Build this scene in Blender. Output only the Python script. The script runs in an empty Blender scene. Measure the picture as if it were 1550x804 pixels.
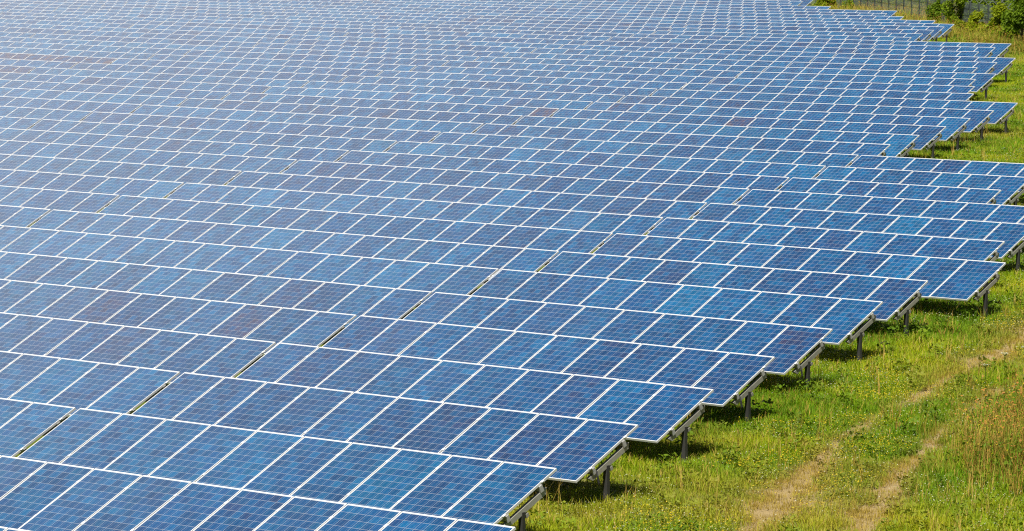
import bpy, math, random
import numpy as np

rad = math.radians
random.seed(7)
rng = np.random.default_rng(7)
scene = bpy.context.scene

# ------------------------------------------------------------------ camera
CAM = (50.82, -36.417, 9.126)
YAW, PITCH = -0.72239, 0.107169
cd = bpy.data.cameras.new("camera")
cd.sensor_width = 36.0
cd.lens = 5699.26 / 1550 * 36.0
cd.clip_start = 0.5
cd.clip_end = 6000
cam = bpy.data.objects.new("camera", cd)
cam.location = CAM
cam.rotation_euler = (math.pi / 2 - PITCH, 0, -YAW)
scene.collection.objects.link(cam)
scene.camera = cam

# ------------------------------------------------------------------ world, sun, exposure
SUNV = np.array([0.22, -0.62, 1.0]); SUNV /= np.linalg.norm(SUNV)
sun_el = math.asin(SUNV[2]); sun_az = math.atan2(SUNV[0], SUNV[1])     # azimuth from +Y towards +X
world = bpy.data.worlds.new("World"); scene.world = world
world.use_nodes = True
wt = world.node_tree; wt.nodes.clear()
wo = wt.nodes.new("ShaderNodeOutputWorld"); bg = wt.nodes.new("ShaderNodeBackground")
sky = wt.nodes.new("ShaderNodeTexSky"); sky.sky_type = 'NISHITA'; sky.sun_disc = False
sky.sun_elevation = sun_el; sky.sun_rotation = sun_az
sky.air_density = 1.0; sky.dust_density = 1.6; sky.ozone_density = 1.0
tc = wt.nodes.new("ShaderNodeTexCoord")
dp = wt.nodes.new("ShaderNodeVectorMath"); dp.operation = 'DOT_PRODUCT'
GLARE_DIR = np.array([-0.786, 0.491, 0.375]); GLARE_DIR /= np.linalg.norm(GLARE_DIR)  # towards an added bright sky patch, out of view, mirrored as panel glare
dp.inputs[1].default_value = tuple(GLARE_DIR)
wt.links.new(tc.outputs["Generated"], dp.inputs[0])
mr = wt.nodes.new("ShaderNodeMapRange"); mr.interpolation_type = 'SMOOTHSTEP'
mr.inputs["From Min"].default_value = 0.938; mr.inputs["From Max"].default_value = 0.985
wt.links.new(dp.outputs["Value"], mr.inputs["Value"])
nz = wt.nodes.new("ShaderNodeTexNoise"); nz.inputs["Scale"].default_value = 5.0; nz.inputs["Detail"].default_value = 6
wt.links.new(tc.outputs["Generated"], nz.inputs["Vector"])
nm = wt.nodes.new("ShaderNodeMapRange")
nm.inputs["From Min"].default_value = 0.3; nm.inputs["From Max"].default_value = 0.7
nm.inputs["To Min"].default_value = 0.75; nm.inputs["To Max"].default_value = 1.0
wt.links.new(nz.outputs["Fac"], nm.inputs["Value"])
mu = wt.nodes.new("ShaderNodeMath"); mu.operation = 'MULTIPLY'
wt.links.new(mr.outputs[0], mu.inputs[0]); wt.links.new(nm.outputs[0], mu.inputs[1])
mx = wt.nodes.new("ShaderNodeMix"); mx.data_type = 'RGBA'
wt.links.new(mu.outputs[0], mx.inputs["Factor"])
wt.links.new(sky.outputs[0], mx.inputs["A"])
GLARE_V = 40.0  # brightness of the patch added for the glare
mx.inputs["B"].default_value = (GLARE_V * 1.02, GLARE_V * .98, GLARE_V * .92, 1)
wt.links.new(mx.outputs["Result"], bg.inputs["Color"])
bg.inputs["Strength"].default_value = 0.032
wt.links.new(bg.outputs[0], wo.inputs["Surface"])

sd = bpy.data.lights.new("sun", 'SUN'); sd.energy = 5.0; sd.angle = rad(0.53); sd.color = (1.0, 0.95, 0.86)
sun = bpy.data.objects.new("sun", sd)
from mathutils import Vector
sun.rotation_euler = Vector(SUNV).to_track_quat('Z', 'Y').to_euler()
sun.location = (0, 0, 60)
scene.collection.objects.link(sun)

vs = scene.view_settings
vs.view_transform = 'Standard'; vs.look = 'None'; vs.gamma = 1; vs.use_curve_mapping = False
vs.exposure = 0.36
scene.cycles.use_denoising = False
scene.cycles.filter_width = 1.2
scene.cycles.max_bounces = 5
scene.cycles.sample_clamp_indirect = 4

# ------------------------------------------------------------------ surveyed field: one value per row of tables, front to back
PR, TAU, PM, TL = 4.0696, 0.4363, 1.0145, 17.35      # row pitch, panel tilt, module pitch, table length with its gap
ML, MW = 1.65, 0.993                               # module length, width
TOPH = 1.16                                        # height of a table's top edge over the ground
AR = [9.459, 7.681, 5.903, 4.062, 2.327, 0.486, -1.262, -3.033, -4.799, -6.596, -8.351, -10.174, -11.929, -13.65, -15.385, -17.168, -18.894, -20.648, -22.419, -24.218, -25.991, -27.683, -29.401, -31.133, -32.858, -34.581, -36.307, -38.019, -39.761, -41.538, -43.344, -45.144, -46.944, -48.744, -50.545, -52.345, -54.145, -55.945, -57.746, -59.546, -61.346, -63.147, -64.947, -66.747, -68.547]
ZR = [-0.227, -0.146, -0.072, -0.001, 0.041, 0.076, 0.069, 0.108, 0.071, 0.076, 0.06, 0.046, 0.048, 0.021, 0.013, 0.008, 0.009, 0.005, -0.004, -0.007, -0.008, 0.007, 0.017, 0.035, 0.072, 0.074, 0.083, 0.112, 0.11, 0.146, 0.168, 0.171, 0.181, 0.192, 0.217, 0.232, 0.212, 0.205, 0.22, 0.209, 0.213, 0.222, 0.216, 0.206, 0.171]
SR = [0.498, 0.451, 0.403, 0.35, 0.297, 0.253, 0.228, 0.206, 0.19, 0.183, 0.19, 0.194, 0.205, 0.212, 0.223, 0.243, 0.274, 0.299, 0.326, 0.36, 0.399, 0.437, 0.47, 0.503, 0.536, 0.569, 0.589, 0.606, 0.628, 0.651, 0.675, 0.695, 0.71, 0.721, 0.725, 0.728, 0.725, 0.714, 0.698, 0.686, 0.672, 0.653, 0.636, 0.619, 0.606]
QR = [0.067, 0.065, 0.062, 0.055, 0.049, 0.052, 0.07, 0.086, 0.103, 0.114, 0.126, 0.131, 0.138, 0.144, 0.154, 0.169, 0.184, 0.199, 0.209, 0.215, 0.218, 0.22, 0.221, 0.219, 0.216, 0.212, 0.212, 0.213, 0.211, 0.207, 0.201, 0.195, 0.188, 0.18, 0.171, 0.158, 0.15, 0.145, 0.14, 0.127, 0.113, 0.101, 0.088, 0.074, 0.057]

for _k in range(32, 44):                           # the far rows bend slightly away
    AR[_k + 1] -= 0.0195 * TL * (_k - 31)
ENDN = {-1: 11, 0: 11, 8: 11, 12: 7, 13: 7, 21: -3, 22: -4, 23: -5, 24: -5, 25: -7, 26: -7, 27: -7, 28: -10, 29: -10, 30: -10}
for _k in range(15, 21): ENDN[_k] = 0
for _k in range(31, 36): ENDN[_k] = -17
ENDN.update({36: -19, 37: -22, 38: -24, 39: -24, 40: -30, 41: -34, 42: -34, 43: -34})
A_, Z_, S_, Q_ = (np.array(v) for v in (AR, ZR, SR, QR))
IDX = np.arange(-1, 44)

def row_top(i, X):
    t = (X + 40) / 50
    return Z_[i + 1] + S_[i + 1] * t + Q_[i + 1] * t * t

def smooth_noise(X, Y, s, seed=0):
    r = np.random.default_rng(seed); n = 64
    g = r.random((n, n))
    x = np.asarray(X, float) / s + 1000; y = np.asarray(Y, float) / s + 1000
    xi = np.floor(x).astype(int); yi = np.floor(y).astype(int); fx = x - xi; fy = y - yi
    fx = fx * fx * (3 - 2 * fx); fy = fy * fy * (3 - 2 * fy)
    a = g[xi % n, yi % n]; b = g[(xi + 1) % n, yi % n]; c = g[xi % n, (yi + 1) % n]; d = g[(xi + 1) % n, (yi + 1) % n]
    return (a * (1 - fx) + b * fx) * (1 - fy) + (c * (1 - fx) + d * fx) * fy

def fbm(X, Y, s, seed=0):
    return (smooth_noise(X, Y, s, seed) + .5 * smooth_noise(X, Y, s / 2.1, seed + 1) + .25 * smooth_noise(X, Y, s / 4.3, seed + 2)) / 1.75

GI = np.arange(-1, 43.001, 0.25)
_w = np.exp(-.5 * ((GI[:, None] - IDX) / 1.3) ** 2); _w /= _w.sum(1, keepdims=True)
GZ, GS, GQ = _w @ Z_, _w @ S_, _w @ Q_
def ground_z(X, Y):
    X = np.clip(np.asarray(X, float), -180, 22); i = np.clip(np.asarray(Y, float) / PR, -1, 43)
    t = (X + 40) / 50
    return np.interp(i, GI, GZ) + np.interp(i, GI, GS) * t + np.interp(i, GI, GQ) * t * t - TOPH

def end_x(Y):                                      # world X where the tables stop, for any Y
    i = np.clip(np.asarray(Y, float) / PR, -1, 43)
    ends = []
    for k in IDX:
        n = ENDN.get(int(k), 10)
        ends.append(A_[k + 1] + (n * PM if n >= 0 else -(TL * (-n // 17)) - PM * ((-n) % 17)) - (0 if n >= 0 else 0.1))
    return np.interp(i, IDX, ends)

# ------------------------------------------------------------------ materials
def nodes(name):
    m = bpy.data.materials.new(name); m.use_nodes = True
    return m, m.node_tree, m.node_tree.nodes["Principled BSDF"]
def N(t, typ, **kw):
    n = t.nodes.new(typ)
    for k, v in kw.items(): setattr(n, k, v)
    return n
def math_(t, op, a, b=None, c=None):
    n = N(t, "ShaderNodeMath", operation=op)
    for k, v in enumerate((a, b, c)):
        if v is None: continue
        if isinstance(v, (int, float)): n.inputs[k].default_value = v
        else: t.links.new(v, n.inputs[k])
    return n.outputs[0]
def mixc(t, f, a, b):
    n = N(t, "ShaderNodeMix", data_type='RGBA')
    for s, v in (("Factor", f), ("A", a), ("B", b)):
        if isinstance(v, (int, float)): n.inputs[s].default_value = v
        elif isinstance(v, tuple): n.inputs[s].default_value = v + (1,) * (4 - len(v))
        else: t.links.new(v, n.inputs[s])
    return n.outputs["Result"]

def simple(name, col, rough=.6, metal=0., noise=.12, scale=6., spec=.5):
    m, t, p = nodes(name)
    co = N(t, "ShaderNodeTexCoord"); nn = N(t, "ShaderNodeTexNoise"); nn.inputs["Scale"].default_value = scale; nn.inputs["Detail"].default_value = 5
    t.links.new(co.outputs["Object"], nn.inputs["Vector"])
    oi = N(t, "ShaderNodeObjectInfo")
    f = math_(t, 'ADD', math_(t, 'MULTIPLY', nn.outputs["Fac"], .7), math_(t, 'MULTIPLY', oi.outputs["Random"], .3))
    lo = tuple(c * (1 - noise * 1.6) for c in col); hi = tuple(min(1, c * (1 + noise)) for c in col)
    t.links.new(mixc(t, f, lo, hi), p.inputs["Base Color"])
    p.inputs["Roughness"].default_value = rough; p.inputs["Metallic"].default_value = metal
    p.inputs["Specular IOR Level"].default_value = spec
    return m

M_FRAME = simple("anodised_aluminium", (.72, .73, .74), .42, .0, .04, 20)
M_STEEL = simple("galvanised_steel", (.38, .37, .32), .5, .1, .25, 14)
M_POST = simple("shade_dark_steel_post", (.05, .05, .047), .6, .2, .3, 9)  # near-black: the shade on the posts is put into their colour
M_CAP = simple('rail_cap', (.45, .45, .43), .5)
M_BLACK = simple("black_rubber", (.015, .015, .015), .6)
M_BACK = simple("white_backsheet", (.70, .71, .72), .6, 0, .05)

def cell_material():
    m, t, p = nodes("polycrystalline_cells")
    co = N(t, "ShaderNodeTexCoord"); oi = N(t, "ShaderNodeObjectInfo")
    sp = N(t, "ShaderNodeSeparateXYZ"); t.links.new(co.outputs["Object"], sp.inputs[0])
    CP = 0.1602
    u = math_(t, 'DIVIDE', math_(t, 'SUBTRACT', sp.outputs[0], (MW - 6 * CP) / 2), CP)
    v = math_(t, 'DIVIDE', math_(t, 'ADD', sp.outputs[1], ML - 0.019), CP)
    cu = math_(t, 'FLOOR', u); cv = math_(t, 'FLOOR', v)
    fu = math_(t, 'FRACT', u); fv = math_(t, 'FRACT', v)
    def near(f, pos, w):                            # 1 within w of pos
        return math_(t, 'LESS_THAN', math_(t, 'ABSOLUTE', math_(t, 'SUBTRACT', f, pos)), w)
    g = 0.0095
    gap = math_(t, 'MAXIMUM', math_(t, 'LESS_THAN', math_(t, 'MINIMUM', fu, math_(t, 'SUBTRACT', 1, fu)), g),
                math_(t, 'LESS_THAN', math_(t, 'MINIMUM', fv, math_(t, 'SUBTRACT', 1, fv)), g))
    out = math_(t, 'MAXIMUM', math_(t, 'MAXIMUM', math_(t, 'LESS_THAN', u, 0), math_(t, 'GREATER_THAN', u, 6)),
                math_(t, 'MAXIMUM', math_(t, 'LESS_THAN', v, 0), math_(t, 'GREATER_THAN', v, 10)))
    sheet = math_(t, 'MAXIMUM', gap, out)
    bus = math_(t, 'MAXIMUM', near(fu, .26, .0075), near(fu, .74, .0075))
    # each cell its own crystal tone
    cx = N(t, "ShaderNodeCombineXYZ"); t.links.new(cu, cx.inputs[0]); t.links.new(cv, cx.inputs[1])
    t.links.new(math_(t, 'MULTIPLY', oi.outputs["Random"], 997.), cx.inputs[2])
    wn = N(t, "ShaderNodeTexWhiteNoise", noise_dimensions='3D'); t.links.new(cx.outputs[0], wn.inputs["Vector"])
    off = N(t, "ShaderNodeVectorMath", operation='ADD'); t.links.new(co.outputs["Object"], off.inputs[0])
    cz = N(t, "ShaderNodeCombineXYZ"); t.links.new(math_(t, 'MULTIPLY', oi.outputs["Random"], 300.), cz.inputs[2]); t.links.new(cz.outputs[0], off.inputs[1])
    vo = N(t, "ShaderNodeTexVoronoi"); vo.inputs["Scale"].default_value = 55; t.links.new(off.outputs[0], vo.inputs["Vector"])
    vs_ = N(t, "ShaderNodeSeparateColor"); t.links.new(vo.outputs["Color"], vs_.inputs[0])
    nb = N(t, "ShaderNodeTexNoise"); nb.inputs["Scale"].default_value = 2.6; nb.inputs["Detail"].default_value = 3; t.links.new(off.outputs[0], nb.inputs["Vector"])
    ws = N(t, "ShaderNodeSeparateColor"); t.links.new(wn.outputs["Color"], ws.inputs[0])
    # tone = how violet (object colour red channel) + cell randomness + crystals
    tone = math_(t, 'ADD', math_(t, 'MULTIPLY', ws.outputs[0], .38), math_(t, 'MULTIPLY', vs_.outputs[0], .26))
    tone = math_(t, 'ADD', tone, math_(t, 'MULTIPLY', nb.outputs["Fac"], .55))
    oc = N(t, "ShaderNodeSeparateColor"); t.links.new(oi.outputs["Color"], oc.inputs[0])
    tone = math_(t, 'ADD', math_(t, 'SUBTRACT', tone, .60), oc.outputs[0])
    rp = N(t, "ShaderNodeValToRGB"); t.links.new(tone, rp.inputs[0])
    e = rp.color_ramp.elements
    e[0].position = 0.0; e[0].color = (.001, .090, .215, 1)
    e[1].position = 1.0; e[1].color = (.058, .040, .066, 1)
    k = e.new(.3); k.color = (.001, .058, .168, 1)
    k = e.new(.6); k.color = (.003, .041, .132, 1)
    k = e.new(.8); k.color = (.016, .034, .105, 1)
    br = N(t, "ShaderNodeHueSaturation"); t.links.new(rp.outputs[0], br.inputs["Color"])
    t.links.new(math_(t, 'ADD', math_(t, 'MULTIPLY', ws.outputs[1], .35), math_(t, 'MULTIPLY', oc.outputs[1], 1.0)), br.inputs["Value"])
    c1 = mixc(t, math_(t, 'MULTIPLY', bus, .55), br.outputs[0], (.42, .46, .54))
    c2 = mixc(t, sheet, c1, (.55, .58, .61))
    # thin dust, streaked down the slope
    dn = N(t, "ShaderNodeTexNoise"); dn.inputs["Scale"].default_value = 3.; dn.inputs["Detail"].default_value = 4
    mp = N(t, "ShaderNodeMapping"); mp.inputs["Scale"].default_value = (4, .7, 1); t.links.new(off.outputs[0], mp.inputs[0]); t.links.new(mp.outputs[0], dn.inputs["Vector"])
    dust = math_(t, 'MULTIPLY', dn.outputs["Fac"], .022)
    t.links.new(mixc(t, dust, c2, (.42, .40, .36)), p.inputs["Base Color"])
    p.inputs["Roughness"].default_value = .16
    p.inputs["IOR"].default_value = 1.45
    t.links.new(math_(t, 'ADD', .05, math_(t, 'MULTIPLY', dn.outputs["Fac"], .10)), p.inputs["Roughness"])
    return m
M_CELL = cell_material()

# ------------------------------------------------------------------ mesh helpers
COL = scene.collection
class MB:
    def __init__(s): s.v = []; s.f = []; s.m = []
    def box(s, x0, x1, y0, y1, z0, z1, mi=0):
        b = len(s.v)
        s.v += [(x, y, z) for z in (z0, z1) for y in (y0, y1) for x in (x0, x1)]
        for q in ((0, 2, 3, 1), (4, 5, 7, 6), (0, 1, 5, 4), (2, 6, 7, 3), (0, 4, 6, 2), (1, 3, 7, 5)):
            s.f.append([b + k for k in q]); s.m.append(mi)
        return s
    def hexa(s, pts, mi=0):                        # eight corners, bottom four then top four
        b = len(s.v); s.v += [tuple(p) for p in pts]
        for q in ((3, 2, 1, 0), (4, 5, 6, 7), (0, 1, 5, 4), (1, 2, 6, 5), (2, 3, 7, 6), (3, 0, 4, 7)):
            s.f.append([b + k for k in q]); s.m.append(mi)
        return s
    def tube(s, pts, r, n=6, mi=0, r1=None):
        r1 = r if r1 is None else r1; P = [Vector(p) for p in pts]; b0 = len(s.v)
        for k, p in enumerate(P):
            d = (P[min(k + 1, len(P) - 1)] - P[max(k - 1, 0)]).normalized()
            a = d.cross(Vector((0.31, .17, .93))).normalized(); c = d.cross(a)
            rr = r + (r1 - r) * k / max(1, len(P) - 1)
            for j in range(n):
                t = 2 * math.pi * j / n; s.v.append(tuple(p + (a * math.cos(t) + c * math.sin(t)) * rr))
        for k in range(len(P) - 1):
            for j in range(n):
                a = b0 + k * n + j; c = b0 + k * n + (j + 1) % n; s.f.append([a, c, c + n, a + n]); s.m.append(mi)
        s.f.append([b0 + j for j in range(n)][::-1]); s.m.append(mi)
        s.f.append([b0 + (len(P) - 1) * n + j for j in range(n)]); s.m.append(mi)
        return s
    def mesh(s, name, *mats):
        me = bpy.data.meshes.new(name); me.from_pydata(s.v, [], s.f)
        for m in mats: me.materials.append(m)
        me.polygons.foreach_set("material_index", s.m); me.update()
        return me
def obj(name, me, parent=None, loc=(0, 0, 0), rot=(0, 0, 0)):
    o = bpy.data.objects.new(name, me); COL.objects.link(o)
    o.parent = parent; o.location = loc; o.rotation_euler = rot
    return o
def tag(o, label=None, cat=None, group=None, kind=None):
    for k, v in (("label", label), ("category", cat), ("group", group), ("kind", kind)):
        if v: o[k] = v
    return o

# ------------------------------------------------------------------ ground sheet
RUT1 = np.array([(20.6, 2), (19.0, 4.4), (17.6, 6.4), (16.0, 9.3), (13.7, 13.6), (12.1, 16.7), (10.3, 21.5), (9.1, 24.6), (7.5, 28.9), (5.2, 34), (2.5, 40)])
RUT2 = np.array([(21.6, 3.6), (20.4, 5.2), (18.8, 7.6), (16.1, 12.3), (13.9, 16.6), (12.8, 18.9), (11.6, 21.6), (10.3, 25), (8.7, 29.4), (6.4, 35), (4, 41)])
def dist_line(X, Y, L):
    d = np.full(np.shape(X), 1e9)
    for (x0, y0), (x1, y1) in zip(L[:-1], L[1:]):
        dx, dy = x1 - x0, y1 - y0
        t = np.clip(((X - x0) * dx + (Y - y0) * dy) / (dx * dx + dy * dy), 0, 1)
        d = np.minimum(d, np.hypot(X - x0 - t * dx, Y - y0 - t * dy))
    return d
def dryness(X, Y):
    X = np.asarray(X, float); Y = np.asarray(Y, float)
    n1 = fbm(X, Y, 2.2, 3); n2 = fbm(X, Y, .7, 9); n3 = fbm(X, Y, 9., 5)
    d1 = dist_line(X, Y, RUT1); d2 = dist_line(X, Y, RUT2)
    r = np.maximum(np.exp(-(d1 / .21) ** 2) * 1.05, np.exp(-(d2 / .17) ** 2) * 1.05) * np.clip(.35 + .85 * n1, .5, 1.1) * np.clip((Y + 1) / 9, .45, 1)
    band = np.exp(-(np.minimum(d1, d2) / .55) ** 2) * (-.30 + .95 * n1)
    up = np.clip((Y - 17) / 5, 0, 1) * np.exp(-(np.minimum(d1, d2) / 1.6) ** 2) * .40 * np.clip(n1 + .3, 0, 1.2)
    base = np.clip((n3 - .50) * 1.4, 0, .40) + (n2 - .5) * .40 + (n1 - .5) * .55 - .11
    lush = (X > np.interp(Y, RUT2[:, 1], RUT2[:, 0]) + .35) & (Y < 14)
    base = np.where(lush, base * .4, base)
    return np.clip(r + band + up + base, 0, 1)

def axis(spans):
    a = []
    for x0, x1, st in spans: a += list(np.arange(x0, x1, st))
    return np.array(a + [spans[-1][1]])
gx = axis([(-3500, -900, 400), (-900, -200, 50), (-200, -60, 2.5), (-60, -10, .8), (-10, 24, .16), (24, 80, 4), (80, 600, 60), (600, 3500, 400)])
gy = axis([(-3500, -500, 400), (-500, -60, 40), (-60, -6, 4), (-6, 42, .16), (42, 110, .8), (110, 240, 2.5), (240, 900, 50), (900, 3500, 400)])
GX, GY = np.meshgrid(gx, gy)
near = (GX > -12) & (GX < 26) & (GY > -8) & (GY < 44)
D1, D2 = dist_line(GX, GY, RUT1), dist_line(GX, GY, RUT2)
GZZ = ground_z(GX, GY) - near * (.05 * np.exp(-(D1 / .25) ** 2) + .045 * np.exp(-(D2 / .22) ** 2)) + near * (fbm(GX, GY, .8, 21) - .5) * .06
DR = dryness(GX, GY) * np.clip(1 - (end_x(GY) - 3 - GX) / 2, 0, 1)
nxn, nyn = len(gx), len(gy)
gm = bpy.data.meshes.new("ground")
ii = (np.arange(nyn - 1)[:, None] * nxn + np.arange(nxn - 1)[None, :]).ravel()
quads = np.stack([ii, ii + 1, ii + 1 + nxn, ii + nxn], 1)
gm.vertices.add(nxn * nyn); gm.vertices.foreach_set("co", np.stack([GX, GY, GZZ], 2).astype(np.float32).ravel())
gm.loops.add(quads.size); gm.loops.foreach_set("vertex_index", quads.astype(np.int32).ravel())
gm.polygons.add(len(quads)); gm.polygons.foreach_set("loop_start", (np.arange(len(quads)) * 4).astype(np.int32))
gm.update(calc_edges=True); gm.polygons.foreach_set("use_smooth", np.ones(len(quads), bool))
at = gm.attributes.new("dry", 'FLOAT', 'POINT'); at.data.foreach_set("value", DR.astype(np.float32).ravel())
def ground_material():
    m, t, p = nodes("grassy_soil")
    co = N(t, "ShaderNodeTexCoord"); a = N(t, "ShaderNodeAttribute", attribute_name="dry")
    n1 = N(t, "ShaderNodeTexNoise"); n1.inputs["Scale"].default_value = 14; n1.inputs["Detail"].default_value = 8; n1.inputs["Roughness"].default_value = .75
    n2 = N(t, "ShaderNodeTexNoise"); n2.inputs["Scale"].default_value = .5; n2.inputs["Detail"].default_value = 6
    for n in (n1, n2): t.links.new(co.outputs["Object"], n.inputs["Vector"])
    g = mixc(t, n1.outputs["Fac"], (.040, .080, .005), (.150, .205, .012))
    g = mixc(t, math_(t, 'MULTIPLY', n2.outputs["Fac"], .5), g, (.17, .19, .02))
    d = mixc(t, n1.outputs["Fac"], (.27, .19, .08), (.52, .40, .20))
    f = math_(t, 'MULTIPLY', math_(t, 'SUBTRACT', math_(t, 'ADD', a.outputs["Fac"], math_(t, 'MULTIPLY', n1.outputs["Fac"], .5)), .35), 1.6)
    f2 = math_(t, 'MINIMUM', math_(t, 'MAXIMUM', f, 0), 1)
    t.links.new(mixc(t, f2, g, d), p.inputs["Base Color"])
    p.inputs["Roughness"].default_value = .95; p.inputs["Specular IOR Level"].default_value = .1
    bp = N(t, "ShaderNodeBump"); bp.inputs["Strength"].default_value = .8; bp.inputs["Distance"].default_value = .05
    t.links.new(n1.outputs["Fac"], bp.inputs["Height"]); t.links.new(bp.outputs[0], p.inputs["Normal"])
    return m
gm.materials.append(ground_material())
tag(obj("ground", gm), kind="structure")

# ------------------------------------------------------------------ solar tables
def in_view(P, mx_=70):
    """inside the picture plus a margin (pixels of a 1550 wide picture)"""
    q = np.array(P) - CAM
    cy, sy, cp, sp = math.cos(YAW), math.sin(YAW), math.cos(PITCH), math.sin(PITCH)
    x = cy * q[0] - sy * q[1]; y = sy * q[0] + cy * q[1]; z = q[2]
    d = cp * y - sp * z; w = sp * y + cp * z
    u_, v_ = 775 + 5699 * x / d, 402 - 5699 * w / d
    return -mx_ < u_ < 1550 + mx_ and -mx_ * .5 < v_ < 804 + mx_, u_, v_

def frame_mb(mb, mi=0):
    T, Lp = .035, .014
    mb.box(0, MW, -Lp, 0, -T, .002, mi).box(0, MW, -ML, -ML + Lp, -T, .002, mi)
    mb.box(0, Lp, -ML + Lp, -Lp, -T, .002, mi).box(MW - Lp, MW, -ML + Lp, -Lp, -T, .002, mi)
    for y in (-.36, -1.28):                        # clamps bridging to the next module
        mb.box(MW - .012, MW + .032, y - .03, y + .03, .0025, .007, mi)
    return mb
def glass_mb(mb, mi=0, mb_back=1):
    mb.box(.014, MW - .014, -ML + .014, -.014, -.005, -.001, mi)
    return mb
ME_GLASS = glass_mb(MB()).mesh("glass_laminate", M_CELL)
ME_FRAME = frame_mb(MB()).mesh("module_frame", M_FRAME)
_mb = MB(); glass_mb(_mb, 0); frame_mb(_mb, 1); ME_MOD = _mb.mesh("solar_module", M_CELL, M_FRAME)

MIDY = -.5 * ML * math.cos(TAU); MIDZ = TOPH - .5 * ML * math.sin(TAU)
def post_mesh():
    mb = MB(); h = MIDZ - .20
    mb.box(-.04, .04, MIDY - .004, MIDY + .004, -.35, h, 0)         # U profile
    mb.box(-.04, -.032, MIDY + .005, MIDY + .06, -.35, h, 0).box(.032, .04, MIDY + .005, MIDY + .06, -.35, h, 0)
    return mb.mesh("post", M_POST)
def arm_mesh():
    mb = MB()                                                         # in module axes: y along the slope, z normal
    y0, y1 = -1.36, -.30; zt = -.137; w = .03
    mb.hexa([(-w, y0 + .07, zt - .085), (w, y0 + .07, zt - .085), (w, y1 - .05, zt - .085), (-w, y1 - .05, zt - .085),
             (-w, y0, zt), (w, y0, zt), (w, y1, zt), (-w, y1, zt)])
    for y in (-.42, -1.22): mb.box(-.02, .02, y - .03, y + .03, zt + .001, zt + .02)
    mb.box(-.035, .035, -.86, -.80, zt - .17, zt - .112)
    return mb.mesh("support_arm", M_STEEL)
ME_POST, ME_ARM = post_mesh(), arm_mesh()
ME_RAIL = {}
def rail_mesh(n, cap=False):
    if (n, cap) not in ME_RAIL:
        Lr = n * PM
        mb = MB(); a, b = .02, Lr - .015
        mb.box(a, b, -.03, .03, -.006, 0).box(a, b, .024, .03, -.096, -.0065).box(a, b, -.03, -.024, -.096, -.0065)
        if cap: mb.box(b + .0005, b + .01, -.034, .034, -.10, .002, 1)        # end cap
        ME_RAIL[n, cap] = mb.mesh("rail", M_STEEL, M_CAP)
    return ME_RAIL[n, cap]
_cb = MB(); _cb.tube([(.0, -1.20, -.10), (.05, -1.26, -.15), (.07, -1.30, -.24), (.03, -1.27, -.30), (-.02, -1.20, -.20)], .014, 6)
ME_CABLE = _cb.mesh("cable_loop", M_BLACK)

ORD = ("zeroth first second third fourth fifth sixth seventh eighth ninth tenth eleventh twelfth thirteenth fourteenth fifteenth sixteenth seventeenth "
       "eighteenth nineteenth twentieth").split()
TENS = {2: "twenty", 3: "thirty", 4: "forty"}
def ordinal(n):
    if n <= 20: return ORD[n]
    if n % 10 == 0: return {3: "thirtieth", 4: "fortieth"}[n // 10]
    return TENS[n // 10] + "-" + ORD[n % 10]
NUM = "zero one two three four five six seven eight nine ten eleven twelve thirteen fourteen fifteen sixteen seventeen".split()

def tone_for(i, k, j):
    """(violet amount, brightness) of one module"""
    r = random.Random(i * 7919 + k * 131 + j)
    rt = random.Random(i * 31 + k * 17)
    v = .20 + .20 * rt.random() + .24 * (r.random() - .42)
    if r.random() < .06: v += .20
    if r.random() < .06: v -= .2
    if (i, k) in ((21, 4), (19, 4)): v = .72 + .12 * r.random()
    if (i, k, j) == (17, 1, 8) or (i, k, j) == (17, 2, 16): v = .85
    return max(.02, v), .80 + .16 * r.random() + .08 * rt.random()

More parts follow.
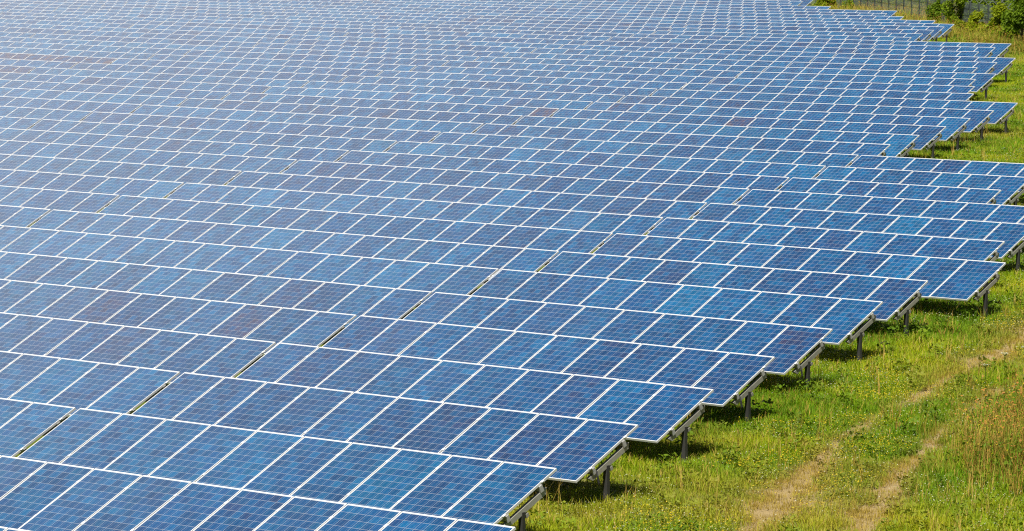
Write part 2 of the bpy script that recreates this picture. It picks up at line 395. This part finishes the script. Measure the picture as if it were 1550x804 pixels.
n_tab = 0
for i in range(-1, 44):
    endn = ENDN.get(i, 10)
    nth = 0
    for k in range(0, 7):
        left = A_[i + 1] - k * TL - .022
        if endn >= 0 and k == 0: n = endn
        elif k == 0: continue
        else:
            cut = -endn - 17 * (k - 1) if endn < 0 else 0
            if cut >= 17: continue
            n = 17 - max(0, cut)
        if n <= 0: continue
        nth += 1
        Y = i * PR; right = left + n * PM
        z0, z1 = row_top(i, left), row_top(i, right)
        hits = [in_view((x, Y + dy, row_top(i, x) + dz))[0] for x in np.linspace(left, right, 18) for dy, dz in ((0, 0), (-1.5, -.7))]
        if not any(hits): continue
        px = in_view((left, Y, z0))[1]
        slope = math.atan2(z1 - z0, right - left)
        t = bpy.data.objects.new("solar_table", None); COL.objects.link(t)
        t.location = (left, Y, z0 - TOPH); t.rotation_euler = (0, -slope, 0); t.empty_display_size = .3
        rown = "front row" if i == -1 else ordinal(i + 2) + " row from the front"
        tint = "brownish violet" if (i, k) == (21, 4) else "blue"
        if nth == 1: lab = f"{tint} {NUM[n]}-module table at the grassy end of the {rown}"
        else: lab = f"{tint} table {ORD[nth]} from the grassy end, {rown}"
        tag(t, lab, "solar table", "solar tables standing in long parallel rows")
        n_tab += 1
        big = i <= 9
        for j in range(n):
            mloc = (j * PM, 0, TOPH); vt, vb = tone_for(i, k, j)
            rr = random.Random(i * 977 + k * 53 + j)
            rot = (TAU + rad(rr.uniform(-.28, .28)), rad(rr.uniform(-.10, .10)), 0)
            m = obj("solar_module", ME_GLASS if big else ME_MOD, t, mloc, rot)
            m.color = (vt, vb, 0, 1)
            if big: obj("module_frame", ME_FRAME, m)
        for y in (-.42, -1.22):
            c, s = math.cos(TAU), math.sin(TAU)
            zz = -.036
            obj("rail", rail_mesh(n, nth == 1), t, (0, y * c - zz * s, TOPH + y * s + zz * c), (TAU, 0, 0))
        xs = [.14, n * PM - .06] if n < 4 else list(np.linspace(.14, n * PM - .06, max(2, round(n / 4.2) + 1)))
        for x in xs:
            gz_ = 0
            obj("post", ME_POST, t, (x, 0, 0))
            obj("support_arm", ME_ARM, t, (x, 0, TOPH), (TAU, 0, 0))
        if nth == 1 and i in (2, 4, 5):
            obj("cable_loop", ME_CABLE, t, (n * PM + .02, 0, TOPH), (TAU, 0, 0))

print("tables", n_tab)

# ------------------------------------------------------------------ grass (one mass nobody could count)
TUFTM = ("grass_blades", "dark_herb_leaves", "straw")
def leaf_mat(name, cols, dry=(.38, .29, .05), trans=.27, rough=.6):
    m, t, p = nodes(name)
    oi = N(t, "ShaderNodeObjectInfo"); a = N(t, "ShaderNodeAttribute", attribute_name="dry", attribute_type='INSTANCER')
    b = N(t, "ShaderNodeAttribute", attribute_name="shade", attribute_type='GEOMETRY')
    rp = N(t, "ShaderNodeValToRGB"); e = rp.color_ramp.elements
    e[0].color = cols[0] + (1,); e[1].color = cols[-1] + (1,)
    for q, c in enumerate(cols[1:-1]): k = e.new((q + 1) / (len(cols) - 1)); k.color = c + (1,)
    pt = N(t, "ShaderNodeAttribute", attribute_name="patch", attribute_type='INSTANCER')
    f = math_(t, 'ADD', math_(t, 'MULTIPLY', oi.outputs["Random"], .25), math_(t, 'MULTIPLY', b.outputs["Fac"], .40))
    f = math_(t, 'ADD', f, math_(t, 'MULTIPLY', pt.outputs["Fac"], .55) if name in TUFTM else .15)
    t.links.new(f, rp.inputs[0])
    c = mixc(t, a.outputs["Fac"], rp.outputs[0], dry)
    t.links.new(c, p.inputs["Base Color"]); p.inputs["Roughness"].default_value = rough; p.inputs["Specular IOR Level"].default_value = .2
    tr = N(t, "ShaderNodeBsdfTranslucent"); t.links.new(c, tr.inputs["Color"])
    mxs = N(t, "ShaderNodeMixShader"); mxs.inputs[0].default_value = trans
    t.links.new(p.outputs[0], mxs.inputs[1]); t.links.new(tr.outputs[0], mxs.inputs[2])
    t.links.new(mxs.outputs[0], t.nodes["Material Output"].inputs["Surface"])
    return m
M_GR1 = leaf_mat("grass_blades", [(.048, .140, .002), (.135, .290, .003), (.255, .385, .004), (.430, .440, .008)])
M_GR2 = leaf_mat("dark_herb_leaves", [(.055, .120, .006), (.120, .210, .008), (.22, .30, .015)])
M_DRY = leaf_mat("straw", [(.34, .20, .03), (.52, .34, .07), (.58, .43, .12)])
M_YEL = leaf_mat("yellow_petals", [(.50, .38, .01), (.66, .52, .02)], (.6, .45, .05), .2)
M_WHT = leaf_mat("white_petals", [(.50, .52, .33), (.66, .66, .48)], (.6, .58, .42), .2)
M_RED = leaf_mat("rusty_seed_heads", [(.34, .13, .03), (.52, .26, .05)], (.3, .2, .08), .2)

class Tuft:
    def __init__(s): s.v = []; s.f = []; s.m = []; s.sh = []
    def blade(s, x, y, h, w, lean, az, mi=0, seg=2):
        b = len(s.v); sh = random.random(); ca, sa = math.cos(az), math.sin(az)
        for k in range(seg + 1):
            t = k / seg; o = lean * h * t * t; ww = w * (1 - t * .85) / 2; z = h * t * (1 - .15 * lean * t)
            px, py = x + ca * o, y + sa * o
            s.v += [(px - sa * ww, py + ca * ww, z), (px + sa * ww, py - ca * ww, z)]
        for k in range(seg): s.f.append([b + 2 * k, b + 2 * k + 1, b + 2 * k + 3, b + 2 * k + 2]); s.m.append(mi); s.sh.append(sh)
    def leaf(s, c, r, mi=0):
        b = len(s.v); n = Vector((random.gauss(0, .6), random.gauss(0, .6), 1)).normalized()
        a = n.orthogonal().normalized(); a.rotate(__import__("mathutils").Quaternion(n, random.random() * 6.28)); d = n.cross(a)
        c = Vector(c)
        for u_, v_ in ((1, 0), (0, .6), (-1, 0), (0, -.6)): s.v.append(tuple(c + a * r * u_ + d * r * v_))
        s.f.append([b, b + 1, b + 2, b + 3]); s.m.append(mi); s.sh.append(random.random())
    def mesh(s, name, *mats):
        me = bpy.data.meshes.new(name); me.from_pydata(s.v, [], s.f)
        for m in mats: me.materials.append(m)
        me.polygons.foreach_set("material_index", s.m)
        a = me.attributes.new("shade", 'FLOAT', 'FACE'); a.data.foreach_set("value", s.sh)
        me.update(); return me
R_ = lambda a, b: random.uniform(a, b)
tufts = []
def grass_tuft(n, h0, h1, rad_, w, mats, mixi=None, lean=.8):
    t = Tuft()
    for _ in range(n):
        a = R_(0, 6.28); r = rad_ * math.sqrt(random.random())
        mi = 0 if mixi is None or random.random() > mixi else 1
        t.blade(r * math.cos(a), r * math.sin(a), R_(h0, h1), R_(.6, 1.3) * w, R_(.1, lean), R_(0, 6.28), mi)
    return t
tufts.append(grass_tuft(34, .05, .13, .17, .012, None))                            # 0 short grass
tufts.append(grass_tuft(30, .07, .20, .15, .011, None, .12))                       # 1 longer grass with straw
t_ = grass_tuft(12, .04, .09, .18, .010, None)                                     # 2 clover with pale heads
for _ in range(34): a, r = R_(0, 6.28), .2 * math.sqrt(random.random()); t_.leaf((r * math.cos(a), r * math.sin(a), R_(.02, .08)), R_(.012, .022), 1)
for _ in range(3): a, r = R_(0, 6.28), .18 * math.sqrt(random.random()); t_.leaf((r * math.cos(a), r * math.sin(a), R_(.09, .12)), .010, 2)
tufts.append(t_)
t_ = grass_tuft(16, .06, .14, .17, .010, None)                                     # 3 yellow flowers
for _ in range(12): a, r = R_(0, 6.28), .2 * math.sqrt(random.random()); t_.leaf((r * math.cos(a), r * math.sin(a), R_(.08, .17)), R_(.008, .014), 2)
tufts.append(t_)
t_ = grass_tuft(26, .03, .10, .18, .009, None, 1.0, 1.2)                           # 4 dry straw
tufts.append(t_)
t_ = grass_tuft(40, .25, .80, .18, .011, None, .55, .6)                            # 5 tall meadow weeds
for _ in range(9): a, r = R_(0, 6.28), .2 * math.sqrt(random.random()); t_.leaf((r * math.cos(a), r * math.sin(a), R_(.30, .78)), R_(.012, .022), 3)
for _ in range(3): a, r = R_(0, 6.28), .2 * math.sqrt(random.random()); t_.leaf((r * math.cos(a), r * math.sin(a), R_(.3, .70)), R_(.010, .016), 2)
for _ in range(14): a, r = R_(0, 6.28), .2 * math.sqrt(random.random()); t_.leaf((r * math.cos(a), r * math.sin(a), R_(.1, .45)), R_(.02, .04), 4)
tufts.append(t_)
t_ = Tuft()                                                                        # 6 broad leaved herb
for _ in range(46): a, r = R_(0, 6.28), .15 * math.sqrt(random.random()); t_.leaf((r * math.cos(a), r * math.sin(a), R_(.03, .26)), R_(.02, .045), 1)
for _ in range(6): t_.blade(R_(-.1, .1), R_(-.1, .1), R_(.15, .3), .01, .3, R_(0, 6.28))
tufts.append(t_)
t_ = Tuft()                                                                        # 7 tall grass in seed
for _ in range(9): t_.blade(R_(-.1, .1), R_(-.1, .1), R_(.3, .5), .009, R_(.1, .8), R_(0, 6.28), 5, 3)
for _ in range(12): t_.blade(R_(-.1, .1), R_(-.1, .1), R_(.12, .25), .012, R_(.2, .9), R_(0, 6.28), 0)
tufts.append(t_)
tcol = bpy.data.collections.new("grass_tufts")
for q, t_ in enumerate(tufts):
    me = t_.mesh(f"grass_tuft_{q}", M_GR1, M_DRY if q in (1, 4, 5) else M_GR2, M_WHT if q == 2 else M_YEL, M_RED, M_GR2, M_DRY)
    tcol.objects.link(bpy.data.objects.new(f"grass_tuft_{q}", me))

def frame_x(Y): return 20.7 - .667 * (Y - 9)
PT = []; HT = []; P_ = []; IDn = []; SC = []; RZ = []; DRY = []
def scatter(y0, y1, dens, sc, xa, xb, prob, keep=None):
    """prob(X, Y, dry) -> tuft index"""
    Yg = rng.uniform(y0, y1, int((y1 - y0) * 40 * dens)); lo = xa(Yg); hi = xb(Yg)
    X = lo + rng.random(len(Yg)) * 40
    k = X < hi
    X, Yg = X[k], Yg[k]
    d = dryness(X, Yg)
    r = rng.random(len(X))
    idx = prob(X, Yg, d, r)
    k = idx >= 0; X, Yg, d, idx = X[k], Yg[k], d[k], idx[k]
    P_.append(np.stack([X, Yg, ground_z(X, Yg) + (fbm(X, Yg, .8, 21) - .5) * .06 * ((X > -12) & (Yg < 44)) - .01], 1)); IDn.append(idx)
    SC.append(sc * rng.uniform(.7, 1.35, len(X))); HT.append(np.full(len(X), 1 / sc ** .85)); RZ.append(rng.uniform(0, 6.28, len(X))); PT.append(np.clip((fbm(X, Yg, 4.2, 71) - .5) * 2.4 + .40 + (fbm(X, Yg, .9, 81) - .5) * 1.2, 0, 1)); DRY.append(np.clip(d * 1.05 + rng.normal(-.02, .08, len(X)), 0, .9))
def pick(X, Y, d, r):
    n = len(X); out = np.zeros(n, int)
    n1 = fbm(X, Y, 3.1, 31); n2 = fbm(X, Y, 1.7, 41); n3 = fbm(X, Y, 5., 51); r2 = rng.random(n)
    d1 = dist_line(X, Y, RUT1); d2 = dist_line(X, Y, RUT2); side = X - np.interp(Y, RUT2[:, 1], RUT2[:, 0])
    out[r < .35] = 1
    out[(r2 < .42) & (n2 > .47)] = 2
    out[(n1 > .69) & (r2 > .72) & (Y < 60)] = 3
    out[(n1 > .66) & (r2 > .80) & (Y >= 60)] = 3
    e = X - end_x(Y); out[(e > .2) & (e < 3.2) & (n2 > .58) & (r2 > .45) & (Y < 45)] = 3
    out[(r2 > .975)] = 6
    out[(r2 > .955) & (r2 < .965)] = 7
    out[d > .38 + .45 * r] = 4
    tall = (side > 1.15 + 1.6 * (n3 - .5) + .5 * rng.normal(0, .5, n)) & (Y > 13.2 + 3.5 * (n1 - .4) + rng.normal(0, .7, n)) & (Y < 25)
    out[tall & (r2 < .50 + .45 * (n1 > .48))] = 5
    out[tall & (r2 > .80)] = 7
    out[tall & (r2 > .97)] = 6
    bare = np.maximum(np.exp(-(d1 / .20) ** 2), np.exp(-(d2 / .17) ** 2)) * np.clip(.3 + n1, 0, 1)
    out[(bare > .42) & (rng.random(n) < .72)] = -1
    return out
edge = lambda Y: frame_x(Y) + 2 + rng.exponential(3.2, len(Y))
scatter(-6, 0, 25, 1.2, lambda Y: end_x(Y) - 2, lambda Y: frame_x(Y) + 2 + rng.exponential(2.5, len(Y)), pick)
scatter(0, 24, 62, 1.0, lambda Y: end_x(Y) - 3.5, edge, pick)
scatter(24, 48, 42, 1.1, lambda Y: end_x(Y) - 4, edge, pick)
scatter(48, 100, 22, 1.35, lambda Y: end_x(Y) - 5, edge, pick)
def pick_far(X, Y, d, r):
    out = pick(X, Y, d, r)
    fy = 200.1 + (X + 128.8) * (128.8 - 200.1) / (128.8 - 52.0)      # the fence line
    f = Y - fy
    out[(f > -4.5) & (r < .16)] = 5
    out[(f > -4.0) & (r > .16) & (r < .5)] = 6
    out[(f > -5.5) & (r > .88)] = 7
    out[X < end_x(Y) + .5] = 0
    return out
scatter(100, 150, 15, 1.7, lambda Y: end_x(Y) - 5, lambda Y: frame_x(Y) + 6, pick_far)
scatter(150, 205, 11, 2.0, lambda Y: end_x(Y) - 4, lambda Y: frame_x(Y) + 8, pick_far)
P_ = np.concatenate(P_); IDn = np.concatenate(IDn); SC = np.concatenate(SC); HT = np.concatenate(HT); PT = np.concatenate(PT); RZ = np.concatenate(RZ); DRY = np.concatenate(DRY)
print("tufts", len(P_))
pm = bpy.data.meshes.new("grass_points"); pm.vertices.add(len(P_)); pm.vertices.foreach_set("co", P_.astype(np.float32).ravel())
for nm_, typ, arr in (("tuft", 'INT', IDn.astype(np.int32)), ("size", 'FLOAT', SC.astype(np.float32)), ("tall", 'FLOAT', (SC * HT).astype(np.float32)), ("turn", 'FLOAT', RZ.astype(np.float32)), ("dry", 'FLOAT', DRY.astype(np.float32)), ("patch", 'FLOAT', PT.astype(np.float32))):
    a = pm.attributes.new(nm_, typ, 'POINT'); a.data.foreach_set("value", arr)
pm.update()
go = obj("grass", pm); tag(go, "bright green meadow grass with clover and yellow flowers beside the solar tables", "grass", kind="stuff")
ng = bpy.data.node_groups.new("grass_scatter", 'GeometryNodeTree')
ng.interface.new_socket(name="Geometry", in_out='INPUT', socket_type='NodeSocketGeometry')
ng.interface.new_socket(name="Geometry", in_out='OUTPUT', socket_type='NodeSocketGeometry')
gi = ng.nodes.new("NodeGroupInput"); gout = ng.nodes.new("NodeGroupOutput")
ip = ng.nodes.new("GeometryNodeInstanceOnPoints"); cinfo = ng.nodes.new("GeometryNodeCollectionInfo")
cinfo.inputs["Collection"].default_value = tcol; cinfo.inputs["Separate Children"].default_value = True; cinfo.inputs["Reset Children"].default_value = True
def na(name, typ):
    n = ng.nodes.new("GeometryNodeInputNamedAttribute"); n.data_type = typ; n.inputs["Name"].default_value = name; return n.outputs["Attribute"]
ng.links.new(gi.outputs[0], ip.inputs["Points"]); ng.links.new(cinfo.outputs[0], ip.inputs["Instance"])
ip.inputs["Pick Instance"].default_value = True
ng.links.new(na("tuft", 'INT'), ip.inputs["Instance Index"])
cxyz = ng.nodes.new("ShaderNodeCombineXYZ"); ng.links.new(na("turn", 'FLOAT'), cxyz.inputs[2]); ng.links.new(cxyz.outputs[0], ip.inputs["Rotation"])
sxyz = ng.nodes.new("ShaderNodeCombineXYZ"); _sz = na("size", 'FLOAT'); ng.links.new(_sz, sxyz.inputs[0]); ng.links.new(_sz, sxyz.inputs[1]); ng.links.new(na("tall", 'FLOAT'), sxyz.inputs[2]); ng.links.new(sxyz.outputs[0], ip.inputs["Scale"])
ng.links.new(ip.outputs[0], gout.inputs[0])
mod = go.modifiers.new("scatter", 'NODES'); mod.node_group = ng

# ------------------------------------------------------------------ wire fence along the far boundary
M_FPOST = simple("dark_green_fence_post", (.06, .075, .065), .5, .3)
M_WIRE = simple("grey_fence_wire", (.20, .24, .24), .5, .4)
F0, F1 = np.array([-128.8, 200.1]), np.array([-52.0, 128.8])
fl = float(np.hypot(*(F1 - F0))); fd = (F1 - F0) / fl; fnm = np.array([-fd[1], fd[0]])     # fnm points away from the field
fence = bpy.data.objects.new("wire_fence", None); COL.objects.link(fence)
fz0 = float(ground_z(*F0)); fence.location = (F0[0], F0[1], fz0); fence.rotation_euler = (0, 0, math.atan2(fd[1], fd[0]))
tag(fence, "tall grey wire mesh fence with barbed wire arms behind the bushes", "fence")
_p = MB(); _p.box(-.045, .045, -.045, .045, -.3, 1.9); ME_FP = _p.mesh("fence_post", M_FPOST)
_a = MB(); _a.hexa([(-.02, -.02, 1.9), (.02, -.02, 1.9), (.02, .02, 1.9), (-.02, .02, 1.9), (-.02, .38, 2.34), (.02, .38, 2.34), (.02, .42, 2.34), (-.02, .42, 2.34)])
_a.hexa([(-.02, -.02, 1.88), (.02, -.02, 1.88), (.02, .02, 1.88), (-.02, .02, 1.88), (-.02, -.42, 2.34), (.02, -.42, 2.34), (.02, -.38, 2.34), (-.02, -.38, 2.34)])
ME_FA = _a.mesh("barbed_wire_arm", M_WIRE)
BAY = 2.5
def bay_mesh():
    mb = MB()
    for q in range(1, 32): x = q * BAY / 32; mb.box(x - .003, x + .003, -.003, .003, .04, 1.86)
    for q in range(0, 10): z = .06 + q * .2; mb.box(.04, BAY - .04, .0035, .0105, z - .005, z + .005)
    return mb.mesh("mesh_panel", M_WIRE)
ME_BAY = bay_mesh()
_b = MB()
for y, z in ((.2, 2.13), (.4, 2.35), (-.2, 2.11), (-.4, 2.35)): _b.box(0, BAY, y - .006, y + .006, z - .006, z + .006)
ME_BARB = _b.mesh("barbed_wire", M_WIRE)
nb_ = int(fl / BAY)
for q in range(nb_ + 1):
    w = F0 + fd * q * BAY; zz = float(ground_z(*w)) - fz0
    p_ = obj("fence_post", ME_FP, fence, (q * BAY, 0, zz))
    obj("barbed_wire_arm", ME_FA, p_)
    if q < nb_:
        sl = math.atan2(float(ground_z(*(w + fd * BAY))) - fz0 - zz, BAY)
        obj("mesh_panel", ME_BAY, fence, (q * BAY, 0, zz), (0, -sl, 0)); obj("barbed_wire", ME_BARB, fence, (q * BAY, 0, zz), (0, -sl, 0))

# ------------------------------------------------------------------ bushes and trees by the fence
def leafm(name, cols):
    return leaf_mat(name, cols, dry=cols[1], trans=.4)
M_L1 = leafm("bright_leaves", [(.13, .22, .008), (.28, .35, .010), (.46, .48, .02)])
M_L2 = leafm("mid_green_leaves", [(.10, .19, .008), (.23, .33, .012), (.40, .45, .02)])
M_L3 = leafm("dark_leaves", [(.07, .145, .008), (.16, .26, .012), (.30, .38, .02)])
M_BARK = simple("bark", (.13, .10, .075), .9)
def shrub(name, cat, label, x, y, h, wid, mat, nleaf=2600, lobes=14, ls=.075, trunk=.0, seed=0, group="bushes and trees along the fence", tight=1.0):
    r = random.Random(seed + int(x * 13 + y * 7)); z = float(ground_z(x, y))
    o = bpy.data.objects.new(name, None); COL.objects.link(o); o.location = (x, y, z); tag(o, label, cat, group)
    L_ = []
    for q in range(lobes):
        a = r.uniform(0, 6.28); t = (q + .5) / lobes; zz = h * (trunk + (1 - trunk) * (.08 + .80 * t))
        rr = wid * .56 * (1 - .6 * t * t) * r.uniform(.15, 1); L_.append((Vector((rr * math.cos(a), rr * math.sin(a), zz)), wid * r.uniform(.09, .24)))
    T = Tuft()
    rs = random.getstate(); random.seed(seed + 5)
    for _ in range(nleaf):
        c, R = L_[r.randrange(lobes)]
        d = Vector((r.gauss(0, 1), r.gauss(0, 1), r.gauss(0, 1))).normalized() * R * (r.random() ** .45) * (1 + .35 * r.random() * (r.random() < .25))
        p = c + Vector((d.x, d.y, d.z * 1.15)); p.z = max(.03, p.z)
        b = len(T.v); n = Vector((r.gauss(0, 1), r.gauss(0, 1), r.gauss(.5, 1))).normalized(); a = n.orthogonal().normalized(); e = n.cross(a); s = ls * r.uniform(.6, 1.4)
        for u_, v_ in ((1, 0), (0, .55), (-1, 0), (0, -.55)): T.v.append(tuple(p + a * s * u_ + e * s * v_))
        T.f.append([b, b + 1, b + 2, b + 3]); T.m.append(0); T.sh.append(r.random())
    random.setstate(rs)
    obj("crown", T.mesh("crown", mat), o)
    mb = MB(); st = wid * .03 + .02
    mb.tube([(0, 0, -.2), (.02, .02, h * .3), (-.03, .02, h * .72)], st, 6, 0, st * .35)
    for q in range(min(8, lobes)):
        c, R = L_[q * lobes // min(8, lobes)]; mb.tube([(0, 0, max(.05, c.z * .45)), tuple(c * .75 + Vector((0, 0, c.z * .1))), tuple(c)], st * .45, 5, 0, st * .12)
    obj("trunk", mb.mesh("trunk", M_BARK), o)
    return o
SHR = [
    ('leafy_bush', -110.1, 180.1, 1.41, 2.36, 1, 'bright green bush at the far end of the rows, leftmost by the fence'),
    ('leafy_bush', -109.3, 182.1, 1.23, 2.46, 2, 'mid green rounded bush between the leftmost bush and the yellow-green one'),
    ('leafy_bush', -106.9, 182.0, 1.13, 1.97, 1, 'low yellow-green bush behind the stepped ends of the farthest tables'),
    ('tall_weed', -100.4, 175.3, 1.27, 0.73, 1, 'narrow tall yellow-green weed standing alone before the wire fence'),
    ('young_tree', -87.6, 162.0, 2.19, 1.43, 3, 'slim dark young tree in front of the wire fence'),
    ('leafy_bush', -82.8, 157.5, 2.87, 2.13, 2, 'broad bushy tree right beside the slim dark young tree'),
    ('leafy_bush', -77.7, 151.5, 1.51, 1.35, 1, 'light green bush at the foot of the broad bushy tree'),
    ('leafy_bush', -73.3, 147.6, 2.24, 1.31, 1, 'tall loose light green bush between the bare fence gap and the dark tree'),
    ('leafy_tree', -67.3, 140.8, 3.85, 2.22, 3, 'tall dark green tree at the right edge by the fence'),
    ('leafy_bush', -69.8, 143.4, 1.36, 1.20, 2, 'small mid green bush at the foot of the tall dark tree'),
    ('leafy_bush', -74.9, 148.8, 0.86, 1.17, 1, 'lowest green bush under the bare gap of fence mesh'),
    ('leafy_bush', -84.6, 158.9, 0.99, 1.08, 1, 'small yellow-green bush at the foot of the slim dark young tree'),
    ('leafy_bush', -90.6, 165.3, 1.12, 1.12, 1, 'small light bush left of the slim dark young tree'),
    ('leafy_bush', -76.9, 149.7, 0.86, 1.18, 1, 'low spreading bush in front of the broad bushy tree'),
    ('leafy_bush', -95.3, 170.9, 0.80, 1.33, 2, 'lowest green tuft of a bush along the mesh fence left of the trees'),
    ('leafy_bush', -104.5, 180.3, 1.02, 1.39, 2, 'low mid green bush just left of the narrow tall weed'),
    ('leafy_bush', -80.5, 156.5, 1.62, 1.38, 2, 'mid green bush leaning on the fence left of the bare gap'),
    ('leafy_bush', -75.0, 150.9, 1.80, 1.18, 1, 'bright bush filling the space left of the tall dark tree'),
    ('leafy_bush', -80.9, 154.1, 0.81, 1.37, 1, 'low broad bright bush in front of the slim dark young tree'),
    ('leafy_bush', -70.5, 143.0, 0.68, 1.36, 2, 'low broad green bush nearest the table rows by the fence'),
    ('leafy_bush', -112.6, 188.2, 1.45, 2.42, 2, 'mid green bush high behind the farthest tables, before the fence'),
    ('leafy_bush', -114.2, 187.2, 1.46, 2.43, 1, 'bright bush high behind the farthest tables, between two mid green ones'),
    ('leafy_tree', -90.1, 171.3, 4.19, 4.80, 2, 'spreading green tree overhanging the top of the fence'),
    ('leafy_bush', -110.1, 189.7, 1.64, 4.35, 2, 'soft green bush showing through the fence mesh above the reddish grass'),
    ('leafy_bush', -102.2, 181.7, 1.86, 3.25, 1, 'light bush showing through the fence mesh behind the slim young tree'),
    ('leafy_bush', -88.1, 166.9, 1.88, 2.57, 2, 'mid green bush showing through the bare gap of fence mesh'),
    ('leafy_bush', -83.2, 164.5, 2.52, 2.52, 3, 'dark bush behind the fence beside the tall dark tree'),
    ('leafy_bush', -121.8, 199.9, 1.74, 4.59, 3, 'dark green bush behind the fence above the farthest rows'),
]
for q, (nm_, x_, y_, h_, w_, m_, lb_) in enumerate(SHR):
    ht = nm_ == 'leafy_tree'
    shrub(nm_, nm_.split('_')[-1], lb_, x_, y_, h_, w_, (M_L1, M_L2, M_L3)[m_ - 1], nleaf=int(900 + 1500 * h_ * w_) if nm_ != 'tall_weed' else 500, lobes=8 if h_ < 1.3 else 18, ls=.06 if h_ < 1.3 else .08, trunk=.25 if ht else .0, seed=q)


# ------------------------------------------------------------------ a few white umbel flowers in the tall weeds
for x, y, h, lb in ((13.4, 18.7, .95, "white umbel flower head standing over the tall weeds, frontmost of three"),
                    (13.0, 19.9, 1.0, "tallest white umbel flower head over the tall weeds"),
                    (12.1, 21.9, .85, "white umbel flower head over the tall weeds, farthest from the front")):
    o = bpy.data.objects.new("umbel_flower", None); COL.objects.link(o); o.location = (x, y, float(ground_z(x, y)))
    tag(o, lb, "wildflower", "white umbel flowers beside the track")
    mb = MB(); mb.tube([(0, 0, 0), (.02, .01, h * .5), (.0, .03, h)], .006, 5)
    for q in range(9):
        a = q * .7; mb.tube([(0, .03, h), (.05 * math.cos(a), .03 + .05 * math.sin(a), h + .05)], .003, 4)
    obj("stem", mb.mesh("stem", M_GR2), o)
    T = Tuft()
    for q in range(60): a, r = R_(0, 6.28), .075 * math.sqrt(random.random()); T.leaf((r * math.cos(a), .03 + r * math.sin(a), h + .055 + R_(-.01, .01)), .011, 0)
    obj("flower_head", T.mesh("flower_head", M_WHT), o)
